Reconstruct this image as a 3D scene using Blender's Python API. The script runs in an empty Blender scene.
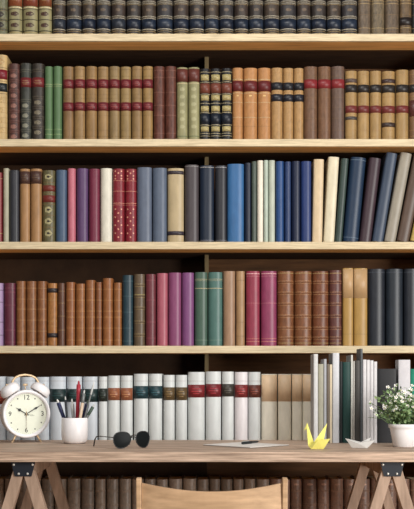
import bpy, math, random
from mathutils import Vector, Matrix
random.seed(7)
C = bpy.context.scene.collection
PI = math.pi
F = 1071.0; ZC = 0.95; HZ = 380.0; CX = 207.0
def PX(px, d): return (px-CX)*d/F
def PZ(py, d): return ZC-(py-HZ)*d/F
DESK_Z = 0.75
def DD(py): return 0.2*F/(py-HZ)          # distance of a point of the desk top

# ------------------------------------------------------------------ materials
def lin(c):
    return tuple(((v/255)/12.92 if v/255 <= .04045 else (((v/255)+.055)/1.055)**2.4) for v in c)+(1,)
MATS = {}
def mat(c, kind='plain', rough=.6, spec=.3, var=.15, scale=(60,60,60), metal=0, bump=.0, c2=None, detail=4, seedvar=True):
    key = (c, kind, rough, spec, var, scale, metal, bump, c2)
    if key in MATS: return MATS[key]
    m = bpy.data.materials.new(kind); m.use_nodes = True
    nt = m.node_tree; N = nt.nodes; L = nt.links
    b = N['Principled BSDF']
    b.inputs['Roughness'].default_value = rough
    b.inputs['Specular IOR Level'].default_value = spec
    b.inputs['Metallic'].default_value = metal
    tc = N.new('ShaderNodeTexCoord'); mp = N.new('ShaderNodeMapping'); mp.inputs['Scale'].default_value = scale
    L.new(tc.outputs['Object'], mp.inputs['Vector'])
    no = N.new('ShaderNodeTexNoise'); no.noise_dimensions = '4D'; no.inputs['Scale'].default_value = 1; no.inputs['Detail'].default_value = detail
    no.inputs['Roughness'].default_value = .62
    L.new(mp.outputs['Vector'], no.inputs['Vector'])
    oi = N.new('ShaderNodeObjectInfo'); mu = N.new('ShaderNodeMath'); mu.operation = 'MULTIPLY'; mu.inputs[1].default_value = 37
    L.new(oi.outputs['Random'], mu.inputs[0]); L.new(mu.outputs[0], no.inputs['W'])
    cr = N.new('ShaderNodeValToRGB'); a = lin(c); z = lin(c2) if c2 else a
    cr.color_ramp.elements[0].position = .32; cr.color_ramp.elements[1].position = .68
    cr.color_ramp.elements[0].color = tuple(max(0, v*(1-var*1.5)) for v in a[:3])+(1,)
    cr.color_ramp.elements[1].color = tuple(min(1, v*(1+var)) for v in z[:3])+(1,)
    L.new(no.outputs['Fac'], cr.inputs['Fac']); L.new(cr.outputs['Color'], b.inputs['Base Color'])
    if bump:
        bp = N.new('ShaderNodeBump'); bp.inputs['Strength'].default_value = bump; bp.inputs['Distance'].default_value = .001
        L.new(no.outputs['Fac'], bp.inputs['Height']); L.new(bp.outputs['Normal'], b.inputs['Normal'])
    MATS[key] = m
    return m
def dim(c, k=.86):
    y = .3*c[0]+.59*c[1]+.11*c[2]
    return tuple(255*max(0, (y+.86*(v-y))/255)**1.16*min(1, k*1.02) for v in c)
def leather(c, var=.32): return mat(dim(c), 'leather', rough=.40, spec=.4, var=var, scale=(150,150,70), bump=.25)
def cloth(c, var=.08): return mat(dim(c,.88 if sum(c) < 540 else .96), 'book_cloth', rough=.40, spec=.40, var=var, scale=(60,60,25), bump=.1)
def gilt(c=(190,165,110)): return mat(c, 'gilt', rough=.42, spec=.5, var=.3, scale=(300,300,300))
def vellum(c, var=.08): return mat(dim(c,.90 if sum(c) < 560 else 1), 'vellum', rough=.42, spec=.4, var=var, scale=(50,50,18), bump=.08)
def label_m(c): return mat(dim(c,.88), 'label_leather', rough=.42, spec=.4, var=.2, scale=(400,400,300))
PAGES = mat((205,190,160), 'aged_paper', rough=.9, spec=.1, var=.15, scale=(900,20,8))
def wood(c, c2, sc, bump=.2, rough=.6, var=.15):
    return mat(c, 'wood', rough=rough, spec=.25, var=var, scale=sc, bump=bump, c2=c2, detail=6)
def plain(c, rough=.5, spec=.4, metal=0, var=.03): return mat(c, 'plain', rough=rough, spec=spec, metal=metal, var=var)

# ------------------------------------------------------------------ mesh helpers
class MB:
    def __init__(s): s.v = []; s.f = []; s.m = []; s.mats = []; s.sm = []
    def mi(s, m):
        if m not in s.mats: s.mats.append(m)
        return s.mats.index(m)
    def add(s, vs, fs, m, smooth=False):
        o = len(s.v); s.v += [tuple(v) for v in vs]; k = s.mi(m)
        for f in fs: s.f.append([i+o for i in f]); s.m.append(k); s.sm.append(smooth)
    def box(s, x0, x1, y0, y1, z0, z1, m):
        vs = [(x,y,z) for x in (x0,x1) for y in (y0,y1) for z in (z0,z1)]
        s.add(vs, [(0,1,3,2),(4,6,7,5),(0,4,5,1),(2,3,7,6),(0,2,6,4),(1,5,7,3)], m)
    def bar(s, a, b, w, t, m, side=Vector((0,1,0))):       # box beam from a to b: width w, thickness t along side
        a = Vector(a); b = Vector(b); d = (b-a).normalized(); u = d.cross(side).normalized(); n = u.cross(d).normalized()
        vs = []
        for p in (a, b):
            for i, j in ((-1,-1),(1,-1),(1,1),(-1,1)): vs.append(p+u*(w/2*i)+n*(t/2*j))
        s.add(vs, [(3,2,1,0),(4,5,6,7),(0,1,5,4),(1,2,6,5),(2,3,7,6),(3,0,4,7)], m)
    def tube(s, pts, r, m, n=10, closed=False):
        pts = [Vector(p) for p in pts]; k = len(pts)
        rs = r if isinstance(r, (list, tuple)) else [r]*k
        vs = []; up = None
        for i, p in enumerate(pts):
            if closed: d = pts[(i+1)%k]-pts[i-1]
            else: d = pts[min(i+1,k-1)]-pts[max(i-1,0)]
            d.normalize()
            if up is None:
                up = Vector((0,0,1)) if abs(d.z) < .9 else Vector((1,0,0))
            u = d.cross(up).normalized(); up = u.cross(d).normalized()
            for j in range(n):
                a = 2*PI*j/n; vs.append(p+(u*math.cos(a)+up*math.sin(a))*rs[i])
        fs = []
        for i in range(k if closed else k-1):
            for j in range(n):
                a = i*n+j; b = i*n+(j+1)%n; c = ((i+1)%k)*n
                fs.append((a, b, c+(j+1)%n, c+j))
        if not closed: fs.append(tuple(range(n))[::-1]); fs.append(tuple(range((k-1)*n, k*n)))
        s.add(vs, fs, m, True)
    def lathe(s, prof, m, n=32, M=None):                   # prof [(r,z)] about z
        vs = []; fs = []
        for r, z in prof:
            for j in range(n):
                a = 2*PI*j/n; v = Vector((r*math.cos(a), r*math.sin(a), z)); vs.append(M@v if M else v)
        for i in range(len(prof)-1):
            for j in range(n): fs.append((i*n+j, i*n+(j+1)%n, (i+1)*n+(j+1)%n, (i+1)*n+j))
        s.add(vs, fs, m, True)
    def poly(s, pts, t, m):                                # thick flat polygon
        pts = [Vector(p) for p in pts]; n = Vector((0,0,0))
        for i in range(len(pts)):
            n += (pts[i]-pts[0]).cross(pts[(i+1)%len(pts)]-pts[0])
        n.normalize(); k = len(pts)
        vs = [p+n*t/2 for p in pts]+[p-n*t/2 for p in pts]
        s.add(vs, [tuple(range(k)), tuple(range(2*k-1, k-1, -1))]+[(i, i+k, (i+1)%k+k, (i+1)%k) for i in range(k)], m)
    def build(s, name, parent=None, loc=(0,0,0), bevel=0, label=None):
        me = bpy.data.meshes.new(name); me.from_pydata(s.v, [], s.f)
        for m in s.mats: me.materials.append(m)
        me.polygons.foreach_set('material_index', s.m); me.polygons.foreach_set('use_smooth', s.sm)
        me.update()
        o = bpy.data.objects.new(name, me); C.objects.link(o); o.location = loc
        if parent: o.parent = parent
        if bevel:
            b = o.modifiers.new('bevel', 'BEVEL'); b.width = bevel; b.segments = 2; b.limit_method = 'ANGLE'
        if label: o['label'] = label
        return o
def tag(o, label, cat, group=None):
    o['label'] = label; o['category'] = cat
    if group: o['group'] = group
    return o
def empty(name, loc, label, cat, group=None, rz=0):
    o = bpy.data.objects.new(name, None); C.objects.link(o); o.location = loc; o.rotation_euler = (0,0,rz)
    o.empty_display_size = .05
    return tag(o, label, cat, group)

# ------------------------------------------------------------------ setting
SF = 3.60                                   # front plane of the shelves
m = MB(); m.box(-3.5, 3.5, -2, 4.3, -.05, 0, wood((196,160,124), (180,144,108), (3,40,40), rough=.45)); f = m.build('floor'); f['kind'] = 'structure'
m = MB(); m.box(-3, 3, 3.96, 4.06, 0, 2.9, plain((200,190,175), rough=.9)); f = m.build('wall_back'); f['kind'] = 'structure'

# ------------------------------------------------------------------ bookcase
IL, IR = -.765, .80                         # inner faces of the sides
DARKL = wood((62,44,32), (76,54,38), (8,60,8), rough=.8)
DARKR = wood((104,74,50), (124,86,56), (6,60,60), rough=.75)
BROWN = wood((214,160,98), (230,176,110), (5,60,90), rough=.6)
CREAM = wood((198,181,148), (214,198,166), (14,60,260), rough=.7, var=.12)
bc = empty('bookcase', (0, SF, 0), 'tall wooden bookcase with pale shelf edges filled with books, behind the desk', 'bookcase')
shelf_y = [-72, 33.7, 139.0, 241.8, 345.8, 450.0, 554.0]
SZ = [PZ(y, SF) for y in shelf_y]
ST = .0245
for i, z in enumerate(SZ):
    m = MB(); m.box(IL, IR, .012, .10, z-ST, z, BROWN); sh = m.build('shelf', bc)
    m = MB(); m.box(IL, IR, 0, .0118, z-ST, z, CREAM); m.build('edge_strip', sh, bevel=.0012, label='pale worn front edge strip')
    m = MB(); m.box(IL, IR, .1003, .335, z-ST+.003, z, DARKL); m.build('rear_shade_board', sh, label='rear of the shelf with shade put into its dark colour')  # shade on the rear underside put into the wood colour
TOPZ = SZ[0]; BOTZ = SZ[-1]-ST
for x0, x1 in ((IL-.022, IL-.0003), (IR+.0003, IR+.022)):
    m = MB(); m.box(x0, x1, 0, .335, 0, TOPZ+.02, BROWN); m.build('side_panel', bc, bevel=.0015)
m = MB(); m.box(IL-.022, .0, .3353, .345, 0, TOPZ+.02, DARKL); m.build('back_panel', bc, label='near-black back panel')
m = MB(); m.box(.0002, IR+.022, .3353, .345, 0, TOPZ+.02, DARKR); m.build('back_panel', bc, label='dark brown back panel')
m = MB(); m.box(IL, IR, .012, .03, .0, BOTZ-.0003, BROWN); m.build('plinth', bc)
POST = wood((122,106,74), (136,118,84), (60,60,6))
for i in range(len(SZ)-2):
    m = MB(); m.box(-.008, .006, .185, .335, SZ[i+1]+.0002, SZ[i]-ST+.0028, POST); m.build('upright', bc, label='pale narrow upright set back between two shelves')

# ------------------------------------------------------------------ books
SD = 3.614                                  # plane of the spines
def make_book(x0, x1, ytop, shelf, style, lean=0.0):
    x0, x1 = (v if v > 207 else v-1.2*(207-v)/207 for v in (x0, x1))
    z0 = SZ[shelf]+.0002; xa = PX(x0, SD); xb = PX(x1, SD); w = (xb-xa)-.0009
    h = PZ(ytop, SD)-z0
    st = dict(style)
    th = math.radians(lean)
    root = bpy.data.objects.new('book', None); C.objects.link(root); root.empty_display_size = .03
    jit = random.uniform(-.002, .003)
    root.location = ((xa+xb)/2, SD+jit+.003, z0+abs(w/2*math.sin(th))); root.rotation_euler = (0, th, 0)
    if lean: w = w*math.cos(th)-.0004; h = h/math.cos(th)-w*math.sin(abs(th))*.5; 
    t = .0025 if w > .02 else .0018
    b = min(w*st.get('round', .26)*1.45, .019); D = st.get('depth', .150)
    main = st['mat']
    def S(u, z, off=0):                     # u -1..1 across the spine
        a = math.asin(max(-1, min(1, u)))
        return ((w/2+off)*math.sin(a), b-(b+off)*math.cos(a), z)
    nn = 12
    us = [math.sin(-PI/2+PI*i/nn) for i in range(nn+1)]
    mb = MB()
    outer = [(-w/2, D)]+[S(u, 0)[:2] for u in us]+[(w/2, D)]
    inner = [(-w/2+t, D)]+[((w/2-t)*u, b-(max(.0004, b-t*.7))*math.sqrt(max(0, 1-u*u))) for u in us]+[(w/2-t, D)]
    k = len(outer); zt = h
    vs = [(x,y,0) for x,y in outer]+[(x,y,zt) for x,y in outer]
    mb.add(vs, [(i,i+1,i+1+k,i+k) for i in range(1, k-2)], main, True)
    mb.add(vs, [(0,1,1+k,k), (k-2,k-1,2*k-1,2*k-2)], main)
    vi = [(x,y,0) for x,y in inner]+[(x,y,zt) for x,y in inner]
    mb.add(vi, [(i+1,i,i+k,i+1+k) for i in range(k-1)], main)
    vv = [(x,y,zt) for x,y in outer]+[(x,y,zt) for x,y in inner]
    mb.add(vv, [(i,i+1,i+1+k,i+k) for i in range(k-1)], main)
    vv = [(x,y,0) for x,y in outer]+[(x,y,0) for x,y in inner]
    mb.add(vv, [(i+1,i,i+k,i+1+k) for i in range(k-1)], main)
    for e in (0, k-1):
        q = [outer[e]+(0,), inner[e]+(0,), inner[e]+(zt,), outer[e]+(zt,)]
        mb.add(q, [(0,1,2,3)], main)
    def zz(y): return max(.0, min(h, PZ(y, SD)-z0))
    def shell(dst, za, zb, off, mm, u0=-.985, u1=.985, n=10):
        a0 = math.asin(u0); a1 = math.asin(u1); vs = []
        for i in range(n+1):
            u = math.sin(a0+(a1-a0)*i/n)
            vs.append(S(u, za, off)); vs.append(S(u, zb, off))
        o2 = len(vs); vs += [S(math.sin(a0+(a1-a0)*i/n), z_, 0) for i in range(n+1) for z_ in (za, zb)]
        fs = [(2*i, 2*i+2, 2*i+3, 2*i+1) for i in range(n)]
        fs += [(2*i+1, 2*i+3, o2+2*i+3, o2+2*i+1) for i in range(n)]+[(o2+2*i, o2+2*i+2, 2*i+2, 2*i) for i in range(n)]
        dst.add(vs, fs, mm, True)
    for yy in st.get('ribs', ()):           # raised band with a line above and below
        z = zz(yy); shell(mb, z-.0022, z+.0022, .0009, st.get('ribmat', main))
        if st.get('riblines'):
            for q in (-.0042, .0034): shell(mb, z+q, z+q+.0009, .0003, st['riblines'])
    for yy, hh, mm in st.get('lines', ()):
        z = zz(yy)
        if z > .001 and z < h-.001: shell(mb, z-hh, z+hh, .0003, mm)
    for y0_, y1_, mm in st.get('panels', ()): shell(mb, zz(y1_), zz(y0_), .00025, mm, *st.get('pu', (-.985,.985)))
    for oo in st.get('orn', ()):                # rosette lying on the spine
        yy, su, sz_, mm = oo[:4]; uc = oo[4] if len(oo) > 4 else 0
        z = zz(yy); n = 10; vs = [S(uc, z, .0006)]
        for i in range(n):
            a = 2*PI*i/n; r = 1 if i % 2 == 0 else .85
            vs.append(S(uc+su*r*math.cos(a), z+sz_*r*math.sin(a), .0006))
        mb.add(vs, [(0, i+1, (i+1)%n+1) for i in range(n)], mm)
    mb.build('cover', root)
    pb = MB(); pb.box(-w/2+t, w/2-t, b+.001, D-.003, .003, h-.004, PAGES); pb.build('page_block', root)
    for y0_, y1_, mm in st.get('labels', ()):
        lb = MB(); shell(lb, zz(y1_), zz(y0_), .0006, mm, -.97, .97)
        zc_ = (zz(y1_)+zz(y0_))/2; hh = (zz(y0_)-zz(y1_))/2
        if st.get('lettering'):
            for q, uw in ((.35,.45), (-.05,.6), (-.4,.35)):
                z = zc_+q*hh; a0 = -uw; n = 4
                vs = []
                for i in range(n+1):
                    u = -uw+2*uw*i/n; vs += [S(u, z-.0005, .001), S(u, z+.0005, .001)]
                lb.add(vs, [(2*i,2*i+2,2*i+3,2*i+1) for i in range(n)], st['lettering'])
        lb.build('title_label', root, label=st.get('lname'))
    return root

G1 = gilt((175,150,100)); G2 = gilt((205,190,150)); GD = gilt((120,95,60))
def lay(*a): return dict(a[0], **a[1]) if len(a) > 1 else a[0]
ROWS = {1: [], 2: [], 3: [], 4: [], 5: [], 6: []}
def B(row, x0, x1, yt, desc, style, lean=0): ROWS[row].append((x0, x1, yt, desc, style, lean))

# ---- top row (bottoms at 35.5)
pan = vellum((178,172,140), .18); orn_d = label_m((92,62,48)); dk = label_m((58,44,34))
def creamy(base, lab):
    return dict(mat=vellum(base,.18), round=.24, labels=[(-14,5.5,label_m(lab))], lname='orange title label', lettering=G1,
        lines=[(6.8,.0016,G2),(19,.0012,dk),(30.3,.0014,dk),(31.8,.0006,G1),(8.4,.0008,dk),(-16,.0012,dk),(-26,.0012,dk),(-36,.0012,dk)],
        orn=[(13.3,.62,.008,orn_d),(24.6,.62,.008,orn_d),(-21,.62,.008,orn_d),(-31,.62,.008,orn_d)])
B(1,-6,8,-40,'grey green book with scrolled panels',dict(mat=leather((128,128,96)), round=.22, ribs=[9,19.5,29], ribmat=leather((100,100,74)), riblines=GD, orn=[(14,.6,.010,dk),(24.5,.6,.010,dk)]))
for a, b_, c in ((8.5,22.5,(160,88,50)),(23,38,(150,72,48)),(38.5,52,(146,80,44))):
    B(1,a,b_,-41,'cream panelled book with orange label',creamy((158,150,108), c))
ed = [52.3,66,82,96,111,126,141,156.5,173,189,204.5,219,234,249,264,280,297,311.5,327,342,358.3]
for i in range(20):
    bse = [(78,64,56),(70,62,58),(82,68,56),(66,62,64)][i%4]; bl = [(38,52,74),(46,60,82),(34,46,68)][i%3]
    if i in (0,4): bl = (52,60,74)
    B(1,ed[i]+.3,ed[i+1]-.3,-41+random.uniform(-1,1),'blue-striped dark leather book with gilt bands',
      dict(mat=leather(bse), round=.28, ribs=[-28,-13,1.5,16.6], ribmat=leather((124,114,98)), riblines=gilt((206,198,176)), panels=[(18.3,28,leather(bl))],
           lines=[(28.6,.0011,gilt((180,172,150))),(30.6,.0005,G1),(33,.0009,G1),(3.8,.0004,G1)], orn=[(9.3,.4,.006,leather((120,100,80)))]))
for a,b_,c,ex in ((358.7,371.3,(122,104,84),0),(371.7,385.3,(128,112,86),0),(385.7,399.8,(118,100,80),0),(400.2,412.3,(120,96,66),1),(412.7,426,(60,62,62),2)):
    B(1,a,b_,-40,{0:'plain brown leather book with thin lines',1:'tan brown book with black lower label',2:'dark greenish book'}[ex],
      dict(mat=leather(c), round=.2, lines=[(3,.0006,G1),(0,.0005,G1),(14,.0005,GD),(27.5,.0006,G1),(31,.0004,GD)], **(dict(labels=[(17,25,label_m((45,34,32)))], lname='black label') if ex==1 else {})))

# ---- second row (bottoms at 140)
B(2,-8,7.6,54,'tall tan book with red and black labels',dict(mat=vellum((208,178,122),.2), round=.22, labels=[(69,78.5,label_m((150,32,48))),(82.5,91,label_m((28,42,48)))],
   lines=[(67,.0009,GD),(80.5,.0008,GD),(93,.0009,GD)]+[(97+5*i,.0006,gilt((160,125,75))) for i in range(8)], orn=[(61,.7,.012,gilt((165,130,80)))]+[(99.5+10*i,.6,.010,gilt((180,150,95))) for i in range(4)]))
def panelled(c, g, ribs, lab=None): 
    d = dict(mat=leather(c,.3), round=.27, ribs=ribs, ribmat=leather(tuple(int(v*1.15) for v in c)), riblines=g,
       orn=[(r+5.2,.6,.008,g) for r in ribs if not (lab and lab[0]-3 < r+5.2 < lab[1]+3)])
    if lab: d['labels'] = [(lab[0],lab[1],label_m(lab[2]))]; d['lname'] = 'red title label'; d['lettering'] = G1
    return d
B(2,8.6,20,63,'reddish brown book with boxed gilt panels',panelled((104,68,62), gilt((134,92,80)), [70,80,90,100,110.5,121,131]))
B(2,20.4,31.7,62.5,'dark green book with red label',panelled((76,78,70), gilt((124,122,106)), [70,100,110,120,130], (77,86.5,(140,48,52))))
B(2,32,44.6,63,'dark olive book with red label',panelled((76,68,60), gilt((112,104,86)), [70,97,107,117,127], (77,86.5,(140,48,52))))
for a,b_ in ((44.9,53.2),(53.5,62.4)):
    B(2,a,b_,66,'green book with gilt lines',dict(mat=cloth((100,134,90)), round=.3, lines=[(84,.0007,gilt((170,180,130))),(86,.0005,gilt((170,180,130))),(129,.0006,gilt((150,170,120))),(134,.0008,gilt((150,170,120)))]))
te = [62.8,74.2,85.7,97.6,109,120.2,131.5,142.6,153.2]
for i in range(8):
    cc = [(152,118,76),(166,132,84),(160,124,74),(166,132,84),(156,130,86),(164,136,86),(158,126,80),(168,134,80)][i]
    B(2,te[i]+.2,te[i+1]-.2,66+[0,0,0,.3,0,.3,0,0][i],'tan book with two red labels',dict(mat=vellum(cc,.18), round=.26, labels=[(79,87.8,label_m((130,38,48))),(102,110.4,label_m((130,40,50)))], lettering=gilt((170,90,80)),
      lname='dark red title label', lines=[(69,.0007,GD),(76,.0005,GD),(94,.0005,GD),(98,.0004,GD),(115,.0004,GD),(130,.0005,GD),(136,.0008,GD)]))
for a,b_ in ((153.5,164.8),(165.1,176.4)):
    B(2,a,b_,66,'reddish brown leather book',dict(mat=leather((120,68,52)), round=.26, lines=[(y,.0005,gilt((150,108,92))) for y in (70,77,92,105,115,133)]))
for a,b_ in ((176.7,187.9),(188.2,199.6)):
    B(2,a,b_,67,'olive cream book with brown top label',dict(mat=vellum((160,156,112),.2), round=.25, labels=[(68.5,81.5,label_m((122,62,52)))], lname='brown title label',
      lines=[(83,.0009,G2),(136,.0012,label_m((120,130,92)))], orn=[(89+7.5*i,.5,.0075,vellum((182,178,136),.1)) for i in range(6)]))
gp = gilt((160,146,98)); blk = leather((34,34,40)); bl2 = label_m((26,38,56))
for a,b_ in ((199.9,209.9),(210.2,220.9),(221.2,232.1)):
    B(2,a,b_,68,'black book with gold panels and brown label',dict(mat=blk, round=.26, pu=(-.8,.8), panels=[(74,80,gp),(94.5,100,gp),(105.5,111,gp),(126,131,gp)],
      labels=[(82.8,92.5,label_m((138,74,56))),(113.5,123.3,bl2)], lines=[(y,.0006,G2) for y in (71.5,81.6,93.6,102.8,112.2,124.5,133,135.5)]))
for a,b_ in ((232.5,243),(243.4,257.6),(258,271)):
    B(2,a,b_,67.5,'orange tan book with one dark red label',dict(mat=leather((204,146,88),.12), round=.25, labels=[(80.5,91,label_m((124,42,44)))], lname='dark red label', lines=[(79,.0006,G2),(92.6,.0006,G2),(102,.0005,G2),(117,.0005,G2),(126,.0004,GD)], orn=[(95.5,.25,.003,gilt((215,180,120)))]))
for a,b_ in ((271.4,283),(283.3,293.8),(294.1,304)):
    B(2,a,b_,67.5,'tan book with two black labels',dict(mat=leather((196,154,98),.14), round=.26, labels=[(82,89.6,label_m((40,42,52))),(93.8,101,label_m((40,42,56)))], lname='black label', lines=[(y,.0005,gilt((170,125,75))) for y in (72,80.5,91.5,108,120,131)]))
for a,b_,c in ((304.3,317.8,(134,98,72)),(318.1,331.4,(138,98,68)),(331.7,345,(122,96,82))):
    B(2,a,b_,66,'brown calf book with red label',dict(mat=leather(c,.18), round=.24, labels=[(79,87.8,label_m((158,48,54)))], lname='red label', lines=[(y,.0004,GD) for y in (69,76,97,107,118,130)]))
tt = [345.4,357.7,370.1,382.2,396.2,409.7,423]
for i in range(6):
    lb = [(84.3,92,label_m((54,48,46))),(105.3,112.5,label_m((136,58,54)))]; ex = []
    if i in (0,3): ex = [(78.3,82.3,label_m((104,84,76)) if i==0 else label_m((80,58,56))),((116.2 if i==0 else 122),(119.5 if i==0 else 126.5),label_m((88,80,76)) if i==0 else label_m((76,58,52)))]
    if i == 5: lb = [(84.3,92,label_m((54,48,46))),(100,116,label_m((110,60,54)))]
    B(2,tt[i]+.2,tt[i+1]-.2,70.5-(i>3),{0:'tan book with four labels',3:'tan book with black, red and two dark labels'}.get(i,'tan book with black and red labels'),dict(mat=vellum((178,144,90) if i != 5 else (140,104,70),.14), round=.26, labels=lb, panels=ex,
       lines=[(y,.0005,gilt((160,122,76))) for y in (74,83,96,103.5,114,130,136)]))

# ---- third row (bottoms at 242)
B(3,-9,3.2,172,'red cloth book',dict(mat=cloth((150,50,54)), round=.2, lines=[(178,.0006,G1),(233,.0008,G1)]))
B(3,3.8,9.6,168,'thin cream book',dict(mat=cloth((190,186,162)), round=.3))
B(3,10,19.7,170,'charcoal cloth book',dict(mat=cloth((66,68,76)), round=.24))
for a,b_ in ((20,30.6),(30.9,42.2)):
    B(3,a,b_,168.5,'tan book with brown top label',dict(mat=vellum((182,138,90),.14), round=.26, labels=[(171,183.5,label_m((98,68,60)))], lname='brown top label', lettering=GD))
B(3,42.6,55.5,170,'olive book with rosettes and red panels',dict(mat=leather((122,114,76),.3), round=.24, panels=[(185,191,label_m((140,62,50))),(195,202,label_m((140,56,48)))],
   lines=[(y,.0008,GD) for y in (182,193,204,215,227)], orn=[(176.5,.62,.010,gilt((158,150,110))),(209.5,.62,.012,gilt((158,150,110))),(221,.62,.012,gilt((158,150,110))),(233,.62,.012,gilt((158,150,110)))]+[(y,.25,.004,dk) for y in (176.5,209.5,221,233)]))
B(3,55.9,67.2,169.5,'slate blue cloth book',dict(mat=cloth((84,108,138)), round=.24))
B(3,67.7,76,168,'pink cloth book',dict(mat=cloth((216,122,140)), round=.3))
B(3,76.5,88.6,168,'purple cloth book',dict(mat=cloth((112,80,128)), round=.26))
B(3,89,100,168.5,'crimson cloth book',dict(mat=cloth((142,54,82)), round=.26))
B(3,100.6,112.4,168,'cream white cloth book',dict(mat=cloth((220,216,200)), round=.24))
rd = leather((160,44,58),.15); gr = gilt((216,150,126))
for a,b_ in ((112.8,124.8),(125.1,136.6)):
    B(3,a,b_,168.5,'red book covered in gilt dots',dict(mat=rd, round=.25, lines=[(180.5,.0005,gr),(191,.0006,gr),(203,.0008,gr),(204.8,.0004,gr)],
      orn=[(y,.14,.0030,gr,u) for y in (171,175.5,180 if False else 178.5,209,217,225,233) for u in (-.5,.5)]+[(y,.16,.0032,gr,u) for y in (173,213,221,229,237) for u in (0,)]))
B(3,137,152,167,'wide grey blue cloth book',dict(mat=cloth((112,124,146)), round=.2))
B(3,152.5,167,167.5,'grey blue cloth book',dict(mat=cloth((106,120,142)), round=.22))
B(3,167.5,184,168,'cream book with two dark bands',dict(mat=vellum((200,180,140)), round=.18, panels=[(170.5,174,label_m((72,60,68))),(231,235,label_m((66,56,70)))]))
B(3,184.8,198.8,164.5,'dark grey cloth book',dict(mat=cloth((92,84,88)), round=.2, lines=[(166,.0008,gilt((150,150,150)))]))
B(3,199.6,214.2,165,'dark navy cloth book',dict(mat=cloth((34,50,74)), round=.2, lines=[(166.8,.0009,gilt((180,180,180))),(240,.0007,gilt((130,130,140)))]))
B(3,215.2,226.8,165,'black cloth book',dict(mat=cloth((54,56,64)), round=.2, lines=[(166.8,.0009,gilt((170,170,175))),(240,.0007,gilt((130,130,140)))]))
B(3,227.3,244.3,163.5,'bright blue cloth book',dict(mat=cloth((64,124,182)), round=.16))
B(3,244.7,251.3,162.5,'dark navy thin book',dict(mat=cloth((34,46,72)), round=.25))
B(3,251.6,256.9,161,'thin grey green book',dict(mat=cloth((92,106,96)), round=.3))
B(3,257.3,263.6,160,'thin white book',dict(mat=cloth((228,220,204)), round=.3))
B(3,263.8,268.4,160,'thin pale green book',dict(mat=cloth((180,194,180)), round=.3))
B(3,268.6,275.3,160,'thin pale grey book',dict(mat=cloth((186,194,178)), round=.3))
B(3,275.8,284.2,161,'royal blue cloth book',dict(mat=cloth((50,94,156)), round=.3))
B(3,284.6,291.3,161.5,'thin steel blue cloth book',dict(mat=cloth((52,76,126)), round=.3))
B(3,291.7,300.8,161,'midnight blue cloth book',dict(mat=cloth((30,44,80)), round=.25))
B(3,301.2,311.6,161,'blue violet cloth book',dict(mat=cloth((44,70,134)), round=.2))
B(3,312.2,322.6,159,'tan cream slightly leaning book',dict(mat=cloth((214,192,156)), round=.14), lean=1.2)
B(3,323.6,334.6,156.5,'ivory leaning book',dict(mat=cloth((218,208,180)), round=.14), lean=3.4)
B(3,335.0,342.6,158,'dark green leaning book',dict(mat=cloth((66,86,80)), round=.22), lean=4.6)
B(3,343.2,359,157,'wide dark blue leaning book',dict(mat=cloth((36,64,96)), round=.2, lines=[(160,.0007,gilt((110,130,150))),(238,.0007,gilt((110,130,150)))]), lean=5.4)
B(3,359.6,371.8,157.5,'brownish purple leaning book',dict(mat=cloth((80,60,70)), round=.2), lean=7.0)
B(3,372.4,383.9,152.5,'grey blue leaning book',dict(mat=cloth((70,86,110)), round=.14), lean=9.2)
B(3,384.6,396.2,152.5,'grey beige leaning book',dict(mat=cloth((168,160,144)), round=.14), lean=10.6)
B(3,397,409.6,153,'brown leaning book',dict(mat=cloth((108,86,72)), round=.14), lean=11.4)
B(3,410.4,421.5,155,'yellow leaning book',dict(mat=cloth((206,178,100)), round=.14), lean=12.2)

# ---- fourth row (bottoms at 346)
B(4,-9,4,283,'lilac book with dark lines',dict(mat=cloth((176,146,188)), round=.2, lines=[(y,.0008,dk) for y in (290,302,322,335)]))
B(4,4.4,16.1,283,'plum leather book',dict(mat=leather((124,54,76),.12), round=.24, lines=[(y,.0005,gilt((150,90,100))) for y in (288,292,305,330,342)]))
for a,b_,yt,c in ((16.6,26.1,281,(166,108,62)),(26.4,36.8,281,(162,106,62)),(37.2,47,281,(162,104,58))):
    B(4,a,b_,yt,'light brown ribbed leather book',dict(mat=leather(c,.18), round=.28, lines=[(y,.0006,gilt((188,146,100))) for y in (288,299,309,320,331,342)]))
B(4,47.5,57.8,283,'tan book with two dark bands',dict(mat=leather((190,128,64),.2), round=.26, panels=[(288,292.5,label_m((66,54,56))),(333,337.5,label_m((62,52,56)))], lines=[(300,.0005,G1),(321,.0006,G1),(326,.0005,G1)]))
B(4,58.2,65.6,283,'narrow dark brown book',dict(mat=leather((120,78,56),.15), round=.3, lines=[(y,.0005,G1) for y in (291,303,316,330)]))
for a,b_,yt,c,d in ((66,75.4,282,(170,106,58),'orange brown leather book, tall beside narrow one'),(75.8,85.6,283.5,(174,112,60),'pale brown leather book'),(86,95.6,280,(168,106,56),'taller orange brown leather book'),(96,102.3,282,(156,96,54),'thin orange brown leather book'),(102.6,113.2,278,(174,110,58),'tallest orange brown leather book'),(113.5,122,282.5,(170,108,54),'short orange brown leather book')):
    B(4,a,b_,yt,d.split(',')[0] if ',' in d else d,dict(mat=leather(c,.16), round=.28, lines=[(y,.0006,gilt((196,150,98))) for y in (289,300,311,317,328,340)]))
B(4,122.3,133.3,275,'dark teal leather book',dict(mat=leather((50,80,92),.12), round=.26, lines=[(y,.0005,gilt((90,120,126))) for y in (281,296,312,328,341)]))
B(4,133.8,145.2,274,'olive brown book with gilt bands',dict(mat=leather((120,100,76),.14), round=.26, ribs=[285,296,308,322,335], riblines=G1, lines=[(294.5,.0012,gp),(308,.0009,gp)]))
B(4,145.6,156,274,'dark rose leather book',dict(mat=leather((136,62,72),.1), round=.26, lines=[(y,.0005,gilt((160,90,96))) for y in (280,300,322,338)]))
B(4,156.6,168,273,'pink cloth book',dict(mat=cloth((196,104,122)), round=.26))
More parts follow.
